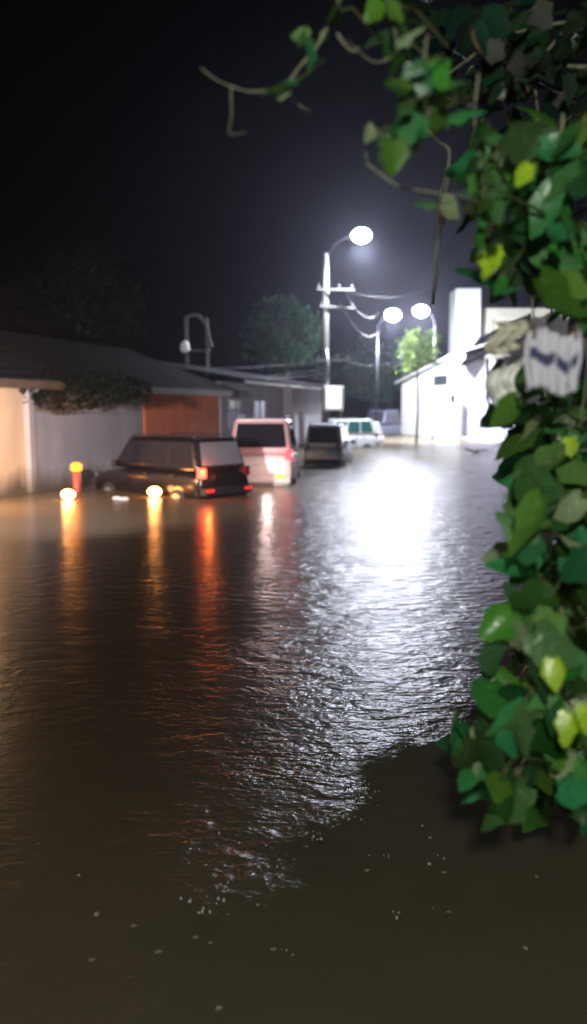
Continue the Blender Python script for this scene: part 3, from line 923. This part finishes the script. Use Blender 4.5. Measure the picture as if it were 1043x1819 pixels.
# lamp added out of view behind the camera to light leaves and near water
nl = empty('leaf_fill_lamp', (-.2, -1.7, -.1), 'unseen lamp added behind the photographer to light the leaves', 'lamp')
MB().tube([(0, 0, 0), (0, 0, 3.7)], [.05, .05], 12).build('post', M['galv'], nl, smooth=True)
MB().tube([(0, .2, 3.7), (0, .2, 3.62), (0, .2, 3.54)], [.03, .09, .14], 14).build('lamp_shade', M['dark'], nl, smooth=True)
MB().tube([(0, 0, 3.65), (0, .2, 3.67)], .02).build('arm', M['galv'], nl)
MB().ball((0, .2, 3.54), .06).build('bulb', M['bulb'], nl, smooth=True)
light('bulb_light', 'SPOT', (0, .2, 3.46), 720, (.97, 1.0, .86), nl, .1, (.15, .8, -.48), 125, .5)
sl = empty('wall_fill_lamp', (-4.4, 10.2, -.45), 'unseen lamp added left of the view to light the left walls', 'lamp')  # second added lamp, unseen, brightens the left walls
MB().tube([(0, 0, 0), (0, 0, 3.3)], [.06, .04], 12).build('post', M['galv'], sl, smooth=True)
MB().tube([(0, 0, 3.3), (0, 0, 3.5), (0, 0, 3.6)], [.2, .16, .04], 12).build('cap', M['dark'], sl, smooth=True)
MB().ball((0, 0, 3.2), .14).build('lens', M['bulb'], sl, smooth=True)
light('lens_light', 'SPOT', (.25, .1, 3.1), 13000, (1.0, .93, .95), sl, .15, (-.05, .97, .04), 72, 1.0)

def poly_in(x, y, P_):
    c_ = False
    for i in range(len(P_)):
        x1, y1 = P_[i]; x2, y2 = P_[i - 1]
        if (y1 > y) != (y2 > y) and x < (x2 - x1) * (y - y1) / (y2 - y1) + x1: c_ = not c_
    return c_

def leaf_tint(kind=None):
    if kind == 'y': return (6.5, 2.6, .6)
    if kind == 'p': return (5.5, 1.9, 4.5)
    v = rnd(.3, 1.5)
    return (v * rnd(.5, 2.0), v, v * rnd(.5, 1.9))

def climber(name, label, poly, n, depth, size, mt_, stems, yellow=(), cat='climbing plant', face=.75):
    root = empty(name, (1.9, depth[0] + .2, 0), label, cat)
    o0 = root.location
    f = MB(); s_ = MB()
    xs_ = [q[0] for q in poly]; ys_ = [q[1] for q in poly]
    k = 0
    while k < n:
        px, py = rnd(min(xs_), max(xs_)), rnd(min(ys_), max(ys_))
        if not poly_in(px, py, poly): continue
        k += 1
        Y = rnd(*depth)
        pnt = at(px, py, Y)
        nrm = Vector((rnd(-1.4, .9), -face * rnd(.5, 1.2), rnd(-.6, 1.3)))
        tip = Vector((rnd(-1.1, .8), rnd(-.5, .5), -rnd(-.1, 1)))
        sz = size * rnd(.4, 1.3)
        put_leaf(f, pnt - o0, sz, nrm, tip, leaf_tint('p' if random.random() < .09 else None), rnd(.1, .7))
        if k % 4 == 0:
            n_f = len(f.f)
            f.tube([pnt - o0, pnt - o0 + Vector((.05, .06, .04)), pnt - o0 + Vector((rnd(.02, .2), .1, rnd(-.1, .15)))], [.003, .004, .005], 5)
            f.t[n_f:] = [(2.2, .7, 1.2)] * (len(f.f) - n_f)
    for (px, py, Y, sz) in yellow:
        pnt = at(px, py, Y)
        put_leaf(f, pnt - o0 + Vector((0, 0, sz * .4)), sz, (rnd(-.4, .2), -1, .4), (rnd(-.5, .5), 0, -1), leaf_tint('y'), .2)
    for pts, r in stems:
        P_ = [at(*q) - o0 for q in pts]
        # smooth the stem a little
        Q = []
        for i in range(len(P_) - 1):
            p0, p1, p2, p3 = P_[max(0, i - 1)], P_[i], P_[i + 1], P_[min(len(P_) - 1, i + 2)]
            for t in (0, .25, .5, .75):
                Q.append(.5 * ((2 * p1) + (-p0 + p2) * t + (2 * p0 - 5 * p1 + 4 * p2 - p3) * t * t + (-p0 + 3 * p1 - 3 * p2 + p3) * t ** 3))
        Q.append(P_[-1])
        Q = [q + Vector(noise.noise_vector(q * 14)) * r * 1.3 for q in Q]
        MB().tube(Q, [r * .75 * (1 - .75 * i / len(Q)) * rnd(.8, 1.25) for i in range(len(Q))], 6).build('stem', M['stem_pale'], root, smooth=True)
    f.build('leaves', mt_, root, tint=True, smooth=True)
    return root

climber('climbing_vine', 'dense climbing vine with large green leaves above the striped cloth',
        [(835, 290), (900, 215), (1060, 200), (1100, 560), (1010, 560), (930, 500), (880, 520), (845, 430)], 210, (2.3, 4.2), .100, M['leaf'],
        [(((955, 210, 2.8), (945, 300, 2.8), (935, 420, 2.9), (960, 640, 3.0), (1010, 900, 3.0)), .009),
         (((1000, 200, 2.6), (992, 290, 2.6), (985, 420, 2.7)), .008),
         (((1060, 480, 2.5), (1030, 560, 2.5), (1045, 640, 2.5), (1030, 760, 2.5)), .007)],
        [(940, 312, 2.4, .07), (862, 462, 2.4, .055), (880, 452, 2.45, .05), (870, 476, 2.42, .05)])
climber('climbing_vine', 'thinner part of the vine hanging below the striped cloth before the white house',
        [(890, 700), (960, 650), (1060, 690), (1060, 900), (935, 880), (930, 790)], 90, (2.5, 4.2), .10, M['leaf'],
        [(((905, 690, 3.0), (920, 735, 3.0), (950, 756, 3.0), (1000, 760, 2.9), (1060, 740, 2.8)), .010),
         (((866, 640, 3.0), (868, 710, 3.0), (895, 745, 3.0), (930, 790, 3.0), (926, 835, 3.0)), .008),
         (((890, 735, 3.1), (915, 768, 3.1), (950, 800, 3.1), (1010, 850, 3.0)), .007)],
        [(1010, 790, 2.6, .05)])
climber('climbing_vine', 'large leaved vine covering the garden wall down to the water at the right edge',
        [(935, 860), (1060, 840), (1080, 1440), (930, 1420), (855, 1400), (808, 1330), (860, 1230), (858, 1160), (905, 1080), (915, 980)], 290, (2.3, 4.0), .112, M['leaf'],
        [(((1010, 880, 3.0), (990, 1000, 2.9), (1000, 1150, 2.8), (960, 1300, 2.7), (900, 1400, 2.7)), .009)],
        [(980, 1192, 2.25, .075), (1035, 1275, 2.25, .08), (1010, 1285, 2.3, .07)])
climber('overhanging_branch', 'dim leafy branch with bright green leaves hanging in from the top right corner',
        [(640, 0), (1060, 0), (1060, 220), (900, 200), (800, 190), (730, 120)], 150, (2.8, 4.6), .10, M['leaf_dark'],
        [(((1060, 30, 3.6), (900, 60, 3.5), (780, 150, 3.3), (740, 200, 3.2), (690, 245, 3.1)), .010),
         (((740, 200, 3.2), (775, 250, 3.2), (800, 275, 3.2), (775, 400, 3.2), (768, 530, 3.3)), .006),
         (((1000, 60, 3.5), (880, 190, 3.3), (835, 250, 3.2), (845, 330, 3.2)), .008),
         (((1060, 120, 3.4), (960, 130, 3.4), (955, 210, 3.2)), .012)], [], 'branch')
climber('green_sprig', 'sprig of bright green leaves dangling highest against the black sky',
        [(725, 110), (775, 100), (795, 215), (720, 250), (660, 262), (645, 225), (715, 225)], 44, (2.05, 2.5), .060, M['leaf'],
        [(((760, 60, 2.3), (750, 150, 2.25), (760, 205, 2.2), (690, 240, 2.2), (650, 228, 2.2)), .005)], [], 'sprig')
climber('bare_twig', 'long bare twig with a single leaf reaching left below the green sprig',
        [(755, 340), (790, 340), (785, 365), (760, 365)], 2, (2.3, 2.5), .06, M['leaf'],
        [(((655, 292, 2.4), (700, 325, 2.4), (740, 338, 2.4), (830, 352, 2.4), (900, 390, 2.5)), .005),
         (((650, 270, 2.4), (655, 292, 2.4)), .003)], [], 'twig')
climber('leafy_twig', 'arching twig with a few small leaves hanging alone at the top centre',
        [(470, 135), (510, 135), (510, 165), (475, 165)], 4, (2.3, 2.45), .06, M['leaf'],
        [(((600, -60, 2.4), (598, 10, 2.4), (575, 60, 2.4), (540, 110, 2.4), (500, 155, 2.4), (450, 165, 2.4), (412, 155, 2.4), (358, 120, 2.4)), .0065),
         (((412, 155, 2.4), (412, 200, 2.4), (408, 238, 2.4), (440, 232, 2.4)), .003),
         (((515, 165, 2.4), (532, 185, 2.4), (552, 198, 2.4)), .003),
         (((600, 60, 2.4), (625, 92, 2.4), (640, 85, 2.4)), .005)],
        [], 'twig')
climber('leaf_tuft', 'tuft of small green leaves at the bend of the arching twig',
        [(535, 40), (600, 20), (595, 60), (545, 80)], 6, (2.35, 2.45), .055, M['leaf'], [], [], 'leaves')

climber('hanging_tendril', 'thin leafy tendril hanging from the top branch left of the pale cloth',
        [(838, 215), (858, 215), (866, 440), (846, 440)], 13, (2.3, 2.5), .05, M['leaf'],
        [(((850, 130, 2.4), (843, 220, 2.4), (860, 330, 2.4), (852, 450, 2.4)), .004)], [], 'tendril')
climber('hanging_tendril', 'short leafy tendril hanging at the very top, between arching twig and branch',
        [(672, -10), (712, -10), (716, 120), (690, 120)], 12, (2.3, 2.5), .05, M['leaf'],
        [(((690, -60, 2.4), (694, 20, 2.4), (706, 90, 2.4), (700, 135, 2.4)), .004),
         (((700, 100, 2.4), (660, 110, 2.4), (615, 70, 2.4)), .003)], [], 'tendril')
# hanging cable with pale segments
P_ = [at(800, 262, 9), at(797, 300, 9), at(786, 350, 9), at(782, 400, 9), at(775, 470, 9), at(769, 540, 9)]
root = empty('hanging_cable', P_[0], 'dim cable hanging almost straight down right of the highest lamp', 'cable')
MB().tube([q - P_[0] for q in P_], .02, 6).build('wire', M['plastic'], root, smooth=True)
MB().tube([P_[1] - P_[0] + Vector((0, -.03, 0)), P_[2] - P_[0] + Vector((0, -.03, 0)), P_[3] - P_[0] + Vector((0, -.03, 0))], .045, 8).build('sleeve', M['plastic'], root, smooth=True)

# cloth on a line behind the leaves
cl = at(985, 590, 2.3)
mb = MB(); nxx, nzz = 30, 16
ww, hh = .142, .155
def cl_pt(i, j, off=0):
    u_, v_ = i / nxx, j / nzz
    x = (u_ - .5) * ww * (1 + .05 * math.sin(v_ * 5))
    return (x, .013 * math.sin(u_ * 34 + .6 * math.sin(v_ * 4)) + .008 * math.sin(u_ * 9 + v_ * 3) + off, -v_ * hh + .012 * math.sin(u_ * 7))
for j in range(nzz + 1):
    for i in range(nxx + 1): mb.v.append(cl_pt(i, j))
for j in range(nzz):
    for i in range(nxx):
        a = j * (nxx + 1) + i
        mb.f.append((a, a + 1, a + nxx + 2, a + nxx + 1)); mb.t.append((1, 1, 1))
root = empty('hanging_cloth', cl, 'pleated white cloth with a dark blue band hanging among the vine leaves', 'cloth')
o = mb.build('cloth', M['cloth'], root, smooth=True); sol = o.modifiers.new('s', 'SOLIDIFY'); sol.thickness = .004
mb = MB()
for j in (6, 7, 8, 9):
    for i in range(nxx + 1):
        x, y, z = cl_pt(i, j, -.014); mb.v.append((x, y, z + .012 * math.sin(i * .5)))
for j in range(3):
    for i in range(2, nxx - 2):
        if i == 14: continue
        a = j * (nxx + 1) + i
        mb.f.append((a, a + 1, a + nxx + 2, a + nxx + 1)); mb.t.append((1, 1, 1))
mb.build('band', M['cloth_blue'], root, smooth=True)
for x in (-.055, .055):
    MB().box(x - .004, x + .004, -.014, .014, -.02, .02).build('peg', M['wood'], root)

# pale things hanging beside it: two sun-bleached sheets caught in the vine
def rag(px, py, Y, w_, h_, label, mt_):
    mb = MB(); a_ = 14
    for j in range(a_ + 1):
        for i in range(a_ + 1):
            u_, v_ = i / a_, j / a_
            mb.v.append(((u_ - .5) * w_ * (1 - .3 * v_ * (1 - v_)) + .02 * math.sin(v_ * 6 + px), .02 * math.sin(u_ * 14 + px) + .015 * math.sin(v_ * 9), -v_ * h_ * (1 + .12 * math.sin(u_ * 5 + px))))
    for j in range(a_):
        for i in range(a_):
            a = j * (a_ + 1) + i
            mb.f.append((a, a + 1, a + a_ + 2, a + a_ + 1)); mb.t.append((1, 1, 1))
    o = mb.build('hanging_cloth', mt_, smooth=True); o.location = at(px, py, Y)
    s_ = o.modifiers.new('s', 'SOLIDIFY'); s_.thickness = .004
    tag(o, label, 'cloth')
rag(905, 570, 2.45, .10, .085, 'plain beige cloth hanging left of the striped one', M['wall_beige'])
rag(900, 635, 2.6, .09, .13, 'plain white cloth hanging lowest, over the white house side', M['wall_white'])

# ------------------------------------------------------------------ render settings
S.view_settings.view_transform = 'Standard'
S.view_settings.look = 'None'
S.view_settings.exposure = 0
S.view_settings.gamma = 1
S.render.engine = 'CYCLES'
cy = S.cycles
cy.use_denoising = True
cy.max_bounces = 6
cy.volume_bounces = 0
cy.diffuse_bounces = 2
cy.glossy_bounces = 3
cy.transmission_bounces = 2
cy.transparent_max_bounces = 4
cy.sample_clamp_indirect = 4
cy.sample_clamp_direct = 0
